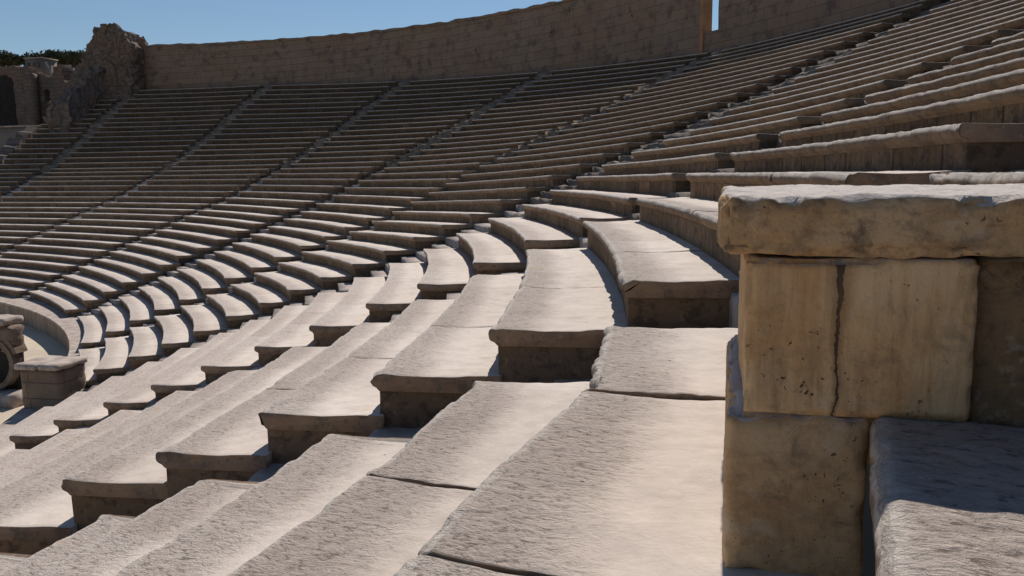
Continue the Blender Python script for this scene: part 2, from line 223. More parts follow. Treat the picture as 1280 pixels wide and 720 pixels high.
# ------------------------------------------------------------------ object helpers
def mesh_obj(name, V, F, mat, parent=None, uv=None, smooth_=True):
    me = bpy.data.meshes.new(name); me.from_pydata([tuple(v) for v in V], [], F)
    if uv is not None:
        l = me.uv_layers.new(name='UVMap'); data = [0.0]*(2*len(me.loops)); vi = [0]*len(me.loops)
        me.loops.foreach_get('vertex_index', vi)
        for i, k in enumerate(vi): data[2*i] = uv[k][0]; data[2*i+1] = uv[k][1]
        l.data.foreach_set('uv', data)
    if smooth_: me.polygons.foreach_set('use_smooth', [True]*len(me.polygons))
    me.materials.append(mat); me.validate(); me.update()
    o = bpy.data.objects.new(name, me); COL.objects.link(o)
    if parent is not None: o.parent = parent; o.matrix_parent_inverse = Matrix.Translation(parent.location).inverted()
    return o
def thing(name, loc, label, cat, group=None):
    o = bpy.data.objects.new(name, None); COL.objects.link(o); o.location = loc; o.empty_display_size = .2
    tag(o, label, cat, group); return o
def tag(o, label, cat, group=None):
    o['label'] = label; o['category'] = cat
    if group: o['group'] = group
def structure(o): o['kind'] = 'structure'; return o

def sharp(o, ang=35):
    """keep hard edges hard on a smooth shaded mesh"""
    me = o.data; me.update()
    import bmesh
    bm = bmesh.new(); bm.from_mesh(me)
    for e in bm.edges:
        if len(e.link_faces) == 2 and e.calc_face_angle(0) > R(ang): e.smooth = False
    bm.to_mesh(me); bm.free(); return o

def stone_block(name, corners, mat, parent=None, res=.04, rad=.02, amp=.006, chip=.02, seed=0.0, fscale=1.0):
    """rounded, chipped block. corners = 8 points: bottom 0-3 round, top 4-7 round"""
    c = [Vector(p) for p in corners]
    ex = ((c[1]-c[0]).length + (c[6]-c[7]).length)/2; ey = ((c[3]-c[0]).length+(c[2]-c[1]).length)/2; ez = (c[4]-c[0]).length
    nx, ny, nz = [max(2, int(e/res)) for e in (ex, ey, ez)]
    def tri(a, b_, w):
        x0 = c[0]*(1-a)*(1-b_)*(1-w)+c[1]*a*(1-b_)*(1-w)+c[2]*a*b_*(1-w)+c[3]*(1-a)*b_*(1-w)
        return x0+c[4]*(1-a)*(1-b_)*w+c[5]*a*(1-b_)*w+c[6]*a*b_*w+c[7]*(1-a)*b_*w
    V, F, idx, UV = [], [], {}, []
    cen = sum(c, Vector())/8
    def vid(i, j, k):
        key = (i, j, k)
        if key in idx: return idx[key]
        q = Vector((i/nx*ex, j/ny*ey, k/nz*ez)); inner = Vector([min(max(q[d], rad), (ex, ey, ez)[d]-rad) for d in range(3)])
        dlt = q-inner
        wp = tri(i/nx, j/ny, k/nz)
        rr = rad*(1+.9*max(0, n3(wp.x, wp.y, wp.z, 5, seed)))
        rr = min(rr, .49*min(ex, ey, ez))
        inner = Vector([min(max(q[d], rr), (ex, ey, ez)[d]-rr) for d in range(3)]); dlt = q-inner
        if dlt.length > 1e-9: q = inner+dlt.normalized()*min(dlt.length, rr) if sum(abs(x) > 1e-9 for x in dlt) > 1 else q
        p = tri(q.x/ex, q.y/ey, q.z/ez)
        nrm = (dlt.normalized() if dlt.length > 1e-9 else Vector())
        d = amp*(n3(p.x, p.y, p.z, 4*fscale, seed)+.6*n3(p.x, p.y, p.z, 11*fscale, seed+3)+.35*n3(p.x, p.y, p.z, 27*fscale, seed+9))
        edge = sum(abs(x) > 1e-9 for x in dlt) > 1
        if edge: d -= chip*(.25*smooth(.12, .2, n3(p.x, p.y, p.z, 7*fscale, seed+20))+.18*smooth(.15, .22, n3(p.x, p.y, p.z, 16*fscale, seed+21))+.4*max(0, n3(p.x, p.y, p.z, 4*fscale, seed+22)-.2))
        else: d -= chip*.5*max(0, n3(p.x, p.y, p.z, 3*fscale, seed+20)-.35)
        out = (p-cen); out = Vector((nrm.x, nrm.y, nrm.z))
        ax = (c[1]-c[0]).normalized()*out.x+(c[3]-c[0]).normalized()*out.y+Vector((0, 0, 1))*out.z
        p = p+ax*d
        idx[key] = len(V); V.append(p); UV.append((i/nx*ex+j/ny*ey+seed, k/nz*ez if 0 < k < nz else k/nz*ez)); return idx[key]
    for k in (0, nz):
        for i in range(nx):
            for j in range(ny):
                f = [vid(i, j, k), vid(i+1, j, k), vid(i+1, j+1, k), vid(i, j+1, k)]; F.append(f if k else f[::-1])
    for j in (0, ny):
        for i in range(nx):
            for k in range(nz):
                f = [vid(i, j, k), vid(i+1, j, k), vid(i+1, j, k+1), vid(i, j, k+1)]; F.append(f[::-1] if j else f)
    for i in (0, nx):
        for j in range(ny):
            for k in range(nz):
                f = [vid(i, j, k), vid(i, j+1, k), vid(i, j+1, k+1), vid(i, j, k+1)]; F.append(f if i else f[::-1])
    return mesh_obj(name, V, F, mat, parent, UV)
def box8(x0, x1, y0, y1, z0, z1, sl=0.0):
    """sl: x shift per metre of y"""
    a, b_ = 0, sl*(y1-y0)
    return [(x0+a, y0, z0), (x1+a, y0, z0), (x1+b_, y1, z0), (x0+b_, y1, z0), (x0+a, y0, z1), (x1+a, y0, z1), (x1+b_, y1, z1), (x0+b_, y1, z1)]

# ------------------------------------------------------------------ the benches
TH = .14
FRONT = [(.075, -TH), (.062, -.128), (.05, -.113), (.022, -.100), (.004, -.088), (-.004, -.065), (-.004, -.038), (.003, -.017), (.016, -.005), (.035, .0)]
FRONT_FAR = [(.07, -TH), (.055, -.115), (.004, -.085), (-.003, -.035), (.012, -.005), (.04, 0)]

def params(path, p0, p1, near, far_d=.009, dmin=.022, dmax=.9):
    """cut the row between p0 and p1 finer where the camera is nearer"""
    out = [p0]; p = p0
    while p < p1:
        w = path(p); d = (w-CAM).length
        stp = min(max(d*far_d, dmin), dmax)
        L = (path(min(p+1e-3, p1+1e-3))-w).length/1e-3
        p += stp/max(L, 1e-6); out.append(min(p, p1))
    if len(out) > 2 and out[-1]-out[-2] < 1e-7: out.pop()
    return out

def seat_slab(name, path, p0, p1, W, mat, parent, near, seed, dz=0.0, dish=.02, amp=1.0):
    """path(p) -> nosing point; p runs along the row. W(p) = depth of the slab"""
    ps = params(path, p0, p1, near)
    mid = path((p0+p1)/2); dm = min((path(p0+(p1-p0)*i/8)-CAM).length for i in range(9))
    front = FRONT if near else FRONT_FAR
    dv = max(.022, dm*.010) if near else .26
    V, UV, F = [], [], []; rows = []
    ulen = seed*7.31; k_seed = seed*1.7
    prev = None
    nrings = [(ps[0], 1)]+[(p, 0) for p in ps[1:-1]]+[(ps[-1], -1)]
    # end rings: a chamfer and a cap
    Lp = (path(p0+1e-3)-path(p0)).length/1e-3
    e = (.006 if near else .012)/Lp
    CI = .006 if near else .012
    seq = [(p0, CI)]+[(p0+e, 0.0)]+[(p, 0.0) for p in ps[1:-1] if p0+e*1.3 < p < p1-e*1.3]+[(p1-e, 0.0)]+[(p1, CI)]
    nv = max(3, int((W((p0+p1)/2)-.04)/dv))
    for (p, ins) in seq:
        c = path(p); a = math.atan2(c.y, c.x)
        c2 = path(p+1e-3); tg = (c2-c); tg.z = 0; tg.normalize(); rad = Vector((tg.y, -tg.x, 0))
        if rad.dot(Vector((math.cos(a), math.sin(a), 0))) < 0: rad = -rad
        w = W(p)
        prof = list(front)+[(.04+(w-.04)*i/nv, 0.0) for i in range(1, nv+1)]+[(w, -TH)]
        if prev is not None: ulen += (c-prev).length
        prev = c; ring = []
        for j, (v, z) in enumerate(prof):
            top = z > -.004 and v > .03
            zz = z
            if top:
                s = min(max((v-.04)/(w-.04), 0), 1)
                zz -= dish*math.sin(min(s*1.25, 1)*math.pi)**1.0*.8 if s < .8 else 0
            vv = v
            # inset of the end rings
            if ins:
                zz = -TH/2+(zz+TH/2)*(1-2*ins/TH*.55); vv = w/2+(v-w/2)*(1-2*ins/w)
            q = c+rad*vv+Vector((0, 0, zz+dz))
            if near:
                h = .004*n3(q.x, q.y, q.z, 1.7, seed)+.0035*n3(q.x, q.y, q.z, 6, seed)+.003*n3(q.x, q.y, q.z, 17, seed)
                rough = 1.0 if v < .45 else .35
                if dm < 7: h += .0022*rough*noise.noise(Vector((ulen*22, v*13, seed)))
                if top: q.z += h*1.2*amp
                else:
                    q -= rad*h*1.3*amp; q.z += h*.5*amp
                if v < .05 and z > -.1:
                    ch = .22*smooth(.20, .27, n3(q.x, q.y, q.z, 3.1, seed+5))+.14*smooth(.24, .30, n3(q.x, q.y, q.z, 8, seed+7))+.10*smooth(.2, .28, n3(q.x, q.y, q.z, 17, seed+8))
                    de = min((p-p0), (p1-p))*Lp; ef = math.exp(-de/.22)
                    ch *= 1+1.6*ef; ch += ef*.55*max(0, n3(p0*97, k_seed, p1*53 if de == (p1-p)*Lp else 0, 1))
                    q += rad*ch*.045*amp; q.z -= ch*.026*amp
            else:
                h = .011*n3(q.x, q.y, q.z, .9, seed)+.010*n3(q.x, q.y, q.z, 2.6, seed)
                if v < .1: q += rad*h*1.2
                q.z += h*.7
            if ins: q += tg*((n3(q.x, q.y, q.z, 9, seed))*(.008 if near else .02))
            ring.append(len(V)); V.append(q)
            UV.append((ulen, v if (z > -.012) else -(.012-z)*1.0-.02 if v < .2 else -.3) if not ins else (ulen, -.2))
        rows.append(ring)
    n = len(rows[0])
    for a_, b_ in zip(rows, rows[1:]):
        for j in range(n-1): F.append((a_[j], a_[j+1], b_[j+1], b_[j]))
        F.append((a_[n-1], a_[0], b_[0], b_[n-1]))
    F.append(tuple(rows[0][::-1])); F.append(tuple(rows[-1]))
    o = mesh_obj(name, V, F, mat, parent, UV)
    if near: sharp(o, 55)
    return o

def bench_body(name, path, p0, p1, W, hgt, mat, parent, near, seed, end_in=.03, front_in=.068):
    Lp = (path(p0+1e-3)-path(p0)).length/1e-3; e = end_in/Lp
    ps = [p0+e]+[p for p in params(path, p0, p1, near, .02, .05, 1.2) if p0+e*1.5 < p < p1-e*1.5]+[p1-e]
    V, UV, F, rows = [], [], [], []; prev = None; ul = seed*3.7
    nz = 8 if near else 2
    for p in ps:
        c = path(p); a = math.atan2(c.y, c.x); tg = path(p+1e-3)-c; tg.z = 0; tg.normalize(); rad = Vector((tg.y, -tg.x, 0))
        if rad.dot(Vector((math.cos(a), math.sin(a), 0))) < 0: rad = -rad
        if prev is not None: ul += (c-prev).length
        prev = c; w = W(p)-.01; h = hgt(p)
        prof = [(front_in, -TH+.004-(h-TH)*i/nz) for i in range(nz+1)]+[(w, -h), (w, -TH+.004)]
        ring = []
        for j, (v, z) in enumerate(prof):
            q = c+rad*v+Vector((0, 0, z))
            if j <= nz: q += rad*(.006 if near else .015)*(n3(q.x, q.y, q.z, 2.2, seed)+.5*n3(q.x, q.y, q.z, 8, seed))
            ring.append(len(V)); V.append(q); UV.append((ul, z))
        rows.append(ring)
    n = len(rows[0])
    for a_, b_ in zip(rows, rows[1:]):
        for j in range(n-1): F.append((a_[j+1], a_[j], b_[j], b_[j+1]))
        F.append((a_[0], a_[n-1], b_[n-1], b_[0]))
    F.append(tuple(rows[0])); F.append(tuple(rows[-1][::-1]))
    return mesh_obj(name, V, F, mat, parent, UV, smooth_=False)

ORD = ['', 'first', 'second', 'third', 'fourth', 'fifth', 'sixth', 'seventh', 'eighth', 'ninth', 'tenth', 'eleventh', 'twelfth', 'thirteenth', 'fourteenth', 'fifteenth', 'sixteenth', 'seventeenth', 'eighteenth', 'nineteenth', 'twentieth', 'twenty-first', 'twenty-second', 'twenty-third', 'twenty-fourth', 'twenty-fifth', 'twenty-sixth', 'twenty-seventh', 'twenty-eighth', 'twenty-ninth', 'thirtieth', 'thirty-first', 'thirty-second', 'thirty-third', 'thirty-fourth', 'thirty-fifth', 'thirty-sixth']
WEDGE = ['nearest seating block', 'second nearest seating block', 'third seating block from the camera', 'fourth seating block from the camera', 'fifth seating block from the camera', 'sixth seating block from the camera', 'seventh seating block from the camera', 'last but one seating block', 'last seating block, beside the tower']

def edge(w, side, k):
    """(angle, radius, height) of the nosing of row k at the near (0) or far (1) edge of wedge w"""
    kk = min(max(k, K0), K1); i = kk-K0
    if w == 0:
        a, r, z = TAB[0][i]
        return (a, r, z) if side else (-.07, r, z)
    line = 2*w-1+side
    if line <= 10: a, r, z = TAB[line][i]
    else:
        a0, r, z = TAB[10][i]; r = lerp(r, r-.3, 1); a = {11: 1.113, 12: 1.322, 13: 1.340, 14: 1.540, 15: 1.558, 16: 1.640}[line]
        s = min(max((k-5)/17, 0), 1); z += s*3.2*(min(a, 1.4)-1.1)
    if k > K1: r += .73*(k-K1); z += .33*(k-K1)
    if k < K0: r += .8*(k-K0); z += .33*(k-K0)
    return (a, r, z)
def WOFF(y, k):
    pts = [(-9, 2.1), (0, .76), (1.9, .43), (2.5, .33), (3.5, .10 if k == 0 else .165), (4.9, 0), (9, 0)]
    for (a, b), (c, d) in zip(pts, pts[1:]):
        if a <= y <= c: return lerp(b, d, (y-a)/(c-a))
    return 0
def nosing(w, k):
    a0, r0, z0 = edge(w, 0, k); a1, r1, z1 = edge(w, 1, k)
    def f(a):
        t = (a-a0)/(a1-a0); r = lerp(r0, r1, t); z = lerp(z0, z1, t)
        if w == 0:
            yf = r1*math.sin(a1); y = r*math.sin(a)
            r = r1-WOFF(y if yf > y else 9, k); z = z1
            if k >= 2: r += .30; z += .19
        return pol(r, a, z)
    return f, a0, a1

KMIN = [-14, -14, -14, -14, -14, -14, -14, -10, 0]
KMAX = [6, 21, 21, 21, 21, 21, 21, 21, 21]
def special(w, k):
    sunny = 'in the shadow of the high wall' if (k > 14 and w > 2) else ''
    return sunny
for w in range(9):
    for k in range(KMIN[w], KMAX[w]+1):
        if w == 0 and k in (0, 1): continue
        f, a0, a1 = nosing(w, k)
        g_, b0, b1 = nosing(w, k+1)
        if w == 0 and k == -1: b_f = None
        Wd = lambda a, f=f, g_=g_: max(.45, (Vector((g_(a).x, g_(a).y))-Vector((f(a).x, f(a).y))).length+.095)
        hh = lambda a, f=f, w=w, k=k: f(a).z-(nosing(w, k-2)[0](a).z)+.02 if k > K0+1 else f(a).z+5.2
        dm = min((f(a0+(a1-a0)*i/8)-CAM).length for i in range(9))
        near = dm < 9.5
        seed = w*41.3+k*5.77
        n_ = k-K0+1
        wedge_txt = WEDGE[w]
        place = 'counting up from the orchestra'
        t = thing('stone_bench', f((a0+a1)/2), '%s stone bench row from the bottom, %s' % (ORD[n_], wedge_txt), 'stone bench', 'curved stone bench rows of the theatre')
        if w == 0 and k == -1:
            js = (3.26-.0)/48.6
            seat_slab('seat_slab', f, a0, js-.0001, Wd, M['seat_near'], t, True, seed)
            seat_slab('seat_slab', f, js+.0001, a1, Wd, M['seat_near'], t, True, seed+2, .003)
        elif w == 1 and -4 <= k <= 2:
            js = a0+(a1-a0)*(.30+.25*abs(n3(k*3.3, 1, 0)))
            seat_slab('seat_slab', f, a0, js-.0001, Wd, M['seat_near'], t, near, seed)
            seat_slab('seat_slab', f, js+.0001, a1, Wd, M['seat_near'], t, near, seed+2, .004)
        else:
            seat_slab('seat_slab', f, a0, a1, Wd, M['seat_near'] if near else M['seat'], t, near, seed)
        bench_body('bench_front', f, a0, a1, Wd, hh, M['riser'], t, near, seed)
# ------------------------------------------------------------------ the big foreground bench (row 0) and the bench above it
f0, a0, a1 = nosing(0, 0)
t = thing('stone_bench', f0(.06), 'broad pale foreground bench running from the bottom edge past the tall corner pier', 'stone bench', 'curved stone bench rows of the theatre')
W0 = lambda a: 1.05
def ya(y, r=49.5): return math.asin(y/r)
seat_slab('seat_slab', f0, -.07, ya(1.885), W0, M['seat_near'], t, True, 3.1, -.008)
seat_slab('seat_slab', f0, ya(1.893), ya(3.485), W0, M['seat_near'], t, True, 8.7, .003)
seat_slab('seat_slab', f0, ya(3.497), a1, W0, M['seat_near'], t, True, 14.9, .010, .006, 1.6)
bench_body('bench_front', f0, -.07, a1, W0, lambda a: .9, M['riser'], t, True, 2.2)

def f1(y):                                   # nosing of the bench beside the pier, straight
    return Vector((50.392+.19*(y-1.885), y, .327))
t = thing('stone_bench', (50.4, .5, .327), 'pale pitted bench at the lower right corner, half in the shadow of the pier', 'stone bench', 'curved stone bench rows of the theatre')
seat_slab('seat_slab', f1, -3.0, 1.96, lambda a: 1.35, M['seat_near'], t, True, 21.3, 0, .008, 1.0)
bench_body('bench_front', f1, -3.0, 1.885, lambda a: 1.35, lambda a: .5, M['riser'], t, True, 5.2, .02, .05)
# the same row beyond the pier
f1b, _, a1b = nosing(0, 1)
t = thing('stone_bench', f1b(.09), 'short bench piece hidden behind the tall corner pier', 'stone bench', 'curved stone bench rows of the theatre')
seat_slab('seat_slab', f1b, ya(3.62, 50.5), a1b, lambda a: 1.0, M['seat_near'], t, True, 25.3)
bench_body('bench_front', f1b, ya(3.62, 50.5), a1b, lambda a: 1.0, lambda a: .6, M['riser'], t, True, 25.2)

# ------------------------------------------------------------------ the pier of stacked blocks
t = thing('corner_pier', (50.6, 2.7, -.07), 'tall pier of stacked ochre blocks under a thick weathered cap slab at right', 'stone pier')
SL = .05
stone_block('cap_slab', box8(50.048, 52.2, 1.868, 3.55, .692, .826, SL), M['cap'], t, .013, .018, .010, .05, 1.3, 1.3)
stone_block('upper_block', box8(50.112, 50.603, 1.902, 2.75, .318, .685, SL), M['block'], t, .013, .009, .004, .05, 2.3)
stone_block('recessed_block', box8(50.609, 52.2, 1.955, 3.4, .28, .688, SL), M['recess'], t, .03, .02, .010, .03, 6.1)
stone_block('lower_block', box8(50.078, 50.402, 1.915, 2.9, -.10, .318, SL), M['block_low'], t, .014, .018, .005, .05, 7.7)
stone_block('rear_block', box8(50.17, 51.6, 2.78, 3.5, -.10, .688, SL), M['block_low'], t, .05, .02, .005, .02, 9.1)

# ------------------------------------------------------------------ stairways between the wedges
NEARER = ['first stairway from the camera, narrow worn steps left of the tall pier', 'second stairway from the camera, pale half steps between the curved benches', 'third stairway from the camera climbing between curved benches', 'fourth stairway from the camera, rubble strewn, ending near the slit', 'fifth stairway from the camera, rubble strewn in its upper part', 'sixth stairway from the camera crossing the shaded upper rows', 'seventh stairway from the camera, high on the far side', 'last stairway, nearest to the ruined tower']
for s in range(8):
    top = 12 if s == 0 else K1
    low = -14 if s < 6 else (-10 if s == 6 else 0)
    e0 = edge(s, 1, 0); 
    t = thing('stairway', pol(e0[1], e0[0]+.008, e0[2]), 'stone '+NEARER[s], 'stairway', 'stairways between the seating blocks')
    for k in range(low, top+1):
        aL, rL, zL = edge(s, 1, k); aR, rR, zR = edge(s+1, 0, k)
        _, r2_, _ = edge(s, 1, k+1)
        zb = (edge(s, 1, k-1)[2]+edge(s+1, 0, k-1)[2])/2
        for h_ in range(2):
            r = (rL+rR)/2; tt = r2_-rL
            ra = r+tt*.5*h_+.045; rb = ra+tt*.5+.12
            zt = zb+(.02+.06*h_ if s == 0 else .07+.17*h_)+(.22 if k > 4 and s > 2 else 0)
            jig = random.Random(s*1000+k*7+h_); rough = .015 if k < 3 else (.07 if s > 2 else .03)
            zt += jig.uniform(-rough, rough); ra += jig.uniform(-rough, rough)*.8
            p = [pol(ra, aL-.0022), pol(ra+jig.uniform(-rough, rough), aR+.0022), pol(rb, aR+.0022), pol(rb, aL-.0022)]
            dz_ = [jig.uniform(-rough, rough)*.6 for _ in range(4)]
            bot = [q+Vector((0, 0, zb-.45)) for q in p]; tp = [q+Vector((0, 0, zt+d)) for q, d in zip(p, dz_)]
            # order: block axes x = radial, y = along the row
            cs = [bot[0], bot[3], bot[2], bot[1], tp[0], tp[3], tp[2], tp[1]]
            dist = (p[0]-CAM).length
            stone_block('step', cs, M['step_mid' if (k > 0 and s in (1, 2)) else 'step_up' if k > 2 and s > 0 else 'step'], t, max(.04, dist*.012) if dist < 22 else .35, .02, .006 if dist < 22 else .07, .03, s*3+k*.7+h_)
    # loose broken stones left on the upper flight
# ------------------------------------------------------------------ podium, floor, ground
def ring_wall(name, a0, a1, rfun, r_th, zb, zt, mat, parent=None, na=80, nz=4, amp=.0, top_amp=0.0, seed=0, uvs=1.0):
    V, F, UV, rows = [], [], [], []
    ul = 0; prev = None
    for i in range(na+1):
        a = lerp(a0, a1, i/na); r = rfun(a); z0, z1 = zb(a), zt(a)
        c = pol(r, a, 0)
        if prev is not None: ul += (c-prev).length
        prev = c; ring = []
        ta = top_amp*n3(ul, seed, 0, .9)
        pr = [(0, lerp(z0, z1, j/nz)) for j in range(nz+1)]+[(r_th, z1), (r_th, z0)]
        for j, (v, z) in enumerate(pr):
            if j in (nz, nz+1): z += ta
            d = amp*n3(ul, z, seed, .7) if j <= nz else 0
            ring.append(len(V)); V.append(pol(r+v+d, a, z)); UV.append(((ul+(v if j > nz else 0))*uvs, z*uvs))
        rows.append(ring)
    n = len(rows[0])
    for p, q in zip(rows, rows[1:]):
        for j in range(n): F.append((p[j], p[(j+1) % n], q[(j+1) % n], q[j]))
    F.append(tuple(rows[0][::-1])); F.append(tuple(rows[-1]))
    return mesh_obj(name, V, F, mat, parent, UV, smooth_=False)
RP = 37.55
rp = lambda a: (lambda t: 37.62 if a < .3 else 37.62+.3*math.sin((a-.3)*4.0) if a < 1.1 else 37.6)(0)-.42
t = thing('podium_wall', pol(37.3, .9, ZF), 'curved retaining wall of upright slabs below the lowest benches', 'retaining wall')
ring_wall('wall_face', -.05, 1.75, rp, 1.6, lambda a: ZF-.3, lambda a: -5.08, M['podium'], t, 150, 3, .02)
ring_wall('coping', -.05, 1.75, lambda a: rp(a)-.06, 1.3, lambda a: -5.077, lambda a: -5.0, M['step'], t, 150, 1, .01)
# ground
def disc(name, rads, z, mat, cx=0, cy=0, seg=96):
    V = [(cx, cy, z)]; F = []
    for r in rads:
        for i in range(seg): V.append((cx+r*math.cos(2*math.pi*i/seg), cy+r*math.sin(2*math.pi*i/seg), z))
    for i in range(seg): F.append((0, 1+i, 1+(i+1) % seg))
    for q in range(len(rads)-1):
        for i in range(seg):
            a = 1+q*seg; b_ = a+seg; F.append((a+i, b_+i, b_+(i+1) % seg, a+(i+1) % seg))
    return mesh_obj(name, V, F, mat, None, [(v[0], v[1]) for v in V], False)
structure(disc('ground', [60, 200, 1000, 5000], ZF-.02, M['earth']))
structure(disc('orchestra_floor', [10, 39], ZF, M['sand']))

# ------------------------------------------------------------------ the high wall round the top
SLA, SLB = .6965, .6795
def zlift(a): return 3.2*max(0, min(a, 1.4)-.66)
zbase = lambda a: 6.9+zlift(a)
ztop = lambda a: 11.45+2.1*max(-.3, min(a, 1.55)-.88)
t = thing('perimeter_wall', pol(66.3, 1.1, 8), 'long high ashlar wall behind the top row, left of the slit of sky', 'wall')
ring_wall('wall_face', SLA, 1.60, lambda a: 66.1, .55, lambda a: zbase(a)-2.2, ztop, M['wall'], t, 160, 6, .05, .10, 3)
ring_wall('slit_jamb', SLA-.0004, SLA+.0032, lambda a: 66.08, .59, lambda a: 6.2, lambda a: ztop(a)-.03, M['jamb'], t, 3, 6, .02, 0, 4)
ring_wall('coping', SLA+.0034, 1.60, lambda a: 66.02, .70, lambda a: ztop(a)-.02, lambda a: ztop(a)+.16, M['wall'], t, 160, 1, .05, .14, 9)
t = thing('perimeter_wall', pol(66.3, .5, 8), 'high ashlar wall behind the top row, right of the slit of sky', 'wall')
ring_wall('wall_face', -.1, SLB, lambda a: 66.1, .55, lambda a: zbase(a)-2.2, ztop, M['wall'], t, 120, 6, .05, .10, 5)
t = thing('wall_sill', pol(66.3, .667, 8), 'low masonry sill closing the foot of the slit in the wall', 'sill')
ring_wall('sill_block', SLB+.0003, SLA-.0003, lambda a: 66.2, .4, lambda a: 5.0, lambda a: 7.9, M['wall'], t, 4, 2)

# ------------------------------------------------------------------ ruined tower at the far end of the wall
t = thing('ruined_tower', (0, 66, 5), 'jagged ruined tower of rough masonry where the high wall ends', 'ruined tower')
def rubble(name, x0, x1, y0, y1, z0, topf, mat, parent, nx=14, ny=8, nz=14, amp=.25, seed=0):
    """mass of masonry whose top edge follows topf(s, q)"""
    idx, V, F, UV = {}, [], [], []
    def vid(i, j, k):
        if (i, j, k) in idx: return idx[(i, j, k)]
        s, q, w_ = i/nx, j/ny, k/nz
        x, y = lerp(x0, x1, s), lerp(y0, y1, q); z = lerp(z0, topf(s, q), w_)
        inn = 1-.10*w_*0
        p = Vector((x, y, z))
        d = Vector((n3(x, y, z, .8, seed), n3(x, y, z, .8, seed+5), n3(x, y, z, .9, seed+9)))*amp+Vector((n3(x, y, z, 2.3, seed), n3(x, y, z, 2.3, seed+5), n3(x, y, z, 2.3, seed+9)))*amp*.6+Vector((n3(x, y, z, 5.1, seed), n3(x, y, z, 5.1, seed+5), n3(x, y, z, 5.1, seed+9)))*amp*.6
        if k == 0: d *= 0
        p += d
        p.x += .10*math.copysign(1, n3(round(x/.7), round(y/.7), round(z/.4), 3.7, seed)); p.z += .10*math.copysign(1, n3(round(x/.6), round(y/.6), round(z/.5), 3.1, seed)) if k else 0
        idx[(i, j, k)] = len(V); V.append(p); UV.append((x+y, z)); return idx[(i, j, k)]
    for k in (0, nz):
        for i in range(nx):
            for j in range(ny):
                f = [vid(i, j, k), vid(i+1, j, k), vid(i+1, j+1, k), vid(i, j+1, k)]; F.append(f if k else f[::-1])
    for j in (0, ny):
        for i in range(nx):
            for k in range(nz):
                f = [vid(i, j, k), vid(i+1, j, k), vid(i+1, j, k+1), vid(i, j, k+1)]; F.append(f[::-1] if j else f)
    for i in (0, nx):
        for j in range(ny):
            for k in range(nz):
                f = [vid(i, j, k), vid(i, j+1, k), vid(i, j+1, k+1), vid(i, j, k+1)]; F.append(f if i else f[::-1])
    return mesh_obj(name, V, F, mat, parent, UV, False)
def towertop(s, q):
    # outline traced over its width
    pts = [(0, 12.5), (.08, 12.9), (.15, 13.6), (.24, 13.9), (.32, 14.5), (.40, 14.95), (.52, 15.1), (.64, 15.05), (.72, 15.0), (.82, 14.7), (.90, 14.1), (.95, 13.4), (1, 12.9)]
    for (a, za), (b_, zb_) in zip(pts, pts[1:]):
        if a <= s <= b_: return lerp(za, zb_, (s-a)/(b_-a))-.45-.8*q
    return 12.5
rubble('tower_mass', -2.95, 2.0, 64.2, 68.0, 2.0, towertop, M['ruin'], t, 40, 12, 50, .30, 4)
rubble('broken_buttress', -2.9, -.9, 59.5, 64.3, 2.0, lambda s, q: 6.9+3.8*q+s*.4, M['ruin'], t, 8, 18, 12, .35, 8)

t = thing('end_wall', (-5, 45, 0), 'broken sloping masonry wall bounding the seating at the far left', 'wall')
def endwall():
    V, F, UV, rows = [], [], [], []
    n = 46
    for i in range(n+1):
        r = lerp(38, 61, i/n); k = (r-50.5)/.75
        z = .2+.33*k if k < 5 else 1.9+(k-5)*.46
        a = 1.648
        z += .3*n3(r, 3, 2, .9)-.45+.25*(i % 2)
        ring = []
        for (v, zz) in ((0, -6.0), (0, z), (1.1, z+.1), (1.1, -6.0)):
            c = pol(r, a, zz); c += Vector((-math.sin(a), math.cos(a), 0))*v
            ring.append(len(V)); V.append(c+Vector((n3(r, v, zz, 1.1), n3(r, v, zz, 1.3, 4), 0))*.18); UV.append((r, zz))
        rows.append(ring)
    for p, q in zip(rows, rows[1:]):
        for j in range(4): F.append((p[j], p[(j+1) % 4], q[(j+1) % 4], q[j]))
    F.append(tuple(rows[0][::-1])); F.append(tuple(rows[-1]))
    mesh_obj('wall_face', V, F, M['ruin'], t, UV, False)
endwall()

# low terrace wall and the ruined arcade of the stage building
t = thing('terrace_wall', (-14, 66, 0), 'plain low terrace wall with a thin pale coping at the left edge', 'wall')
stone_block('wall_face', box8(-24, -6.2, 65.6, 67.0, -6, 5.95), M['concrete'], t, .8, .05, .05, .05, 3)
stone_block('coping', box8(-24, -6.4, 65.4, 67.2, 5.955, 6.12), M['step'], t, .8, .03, .02, .03, 4)

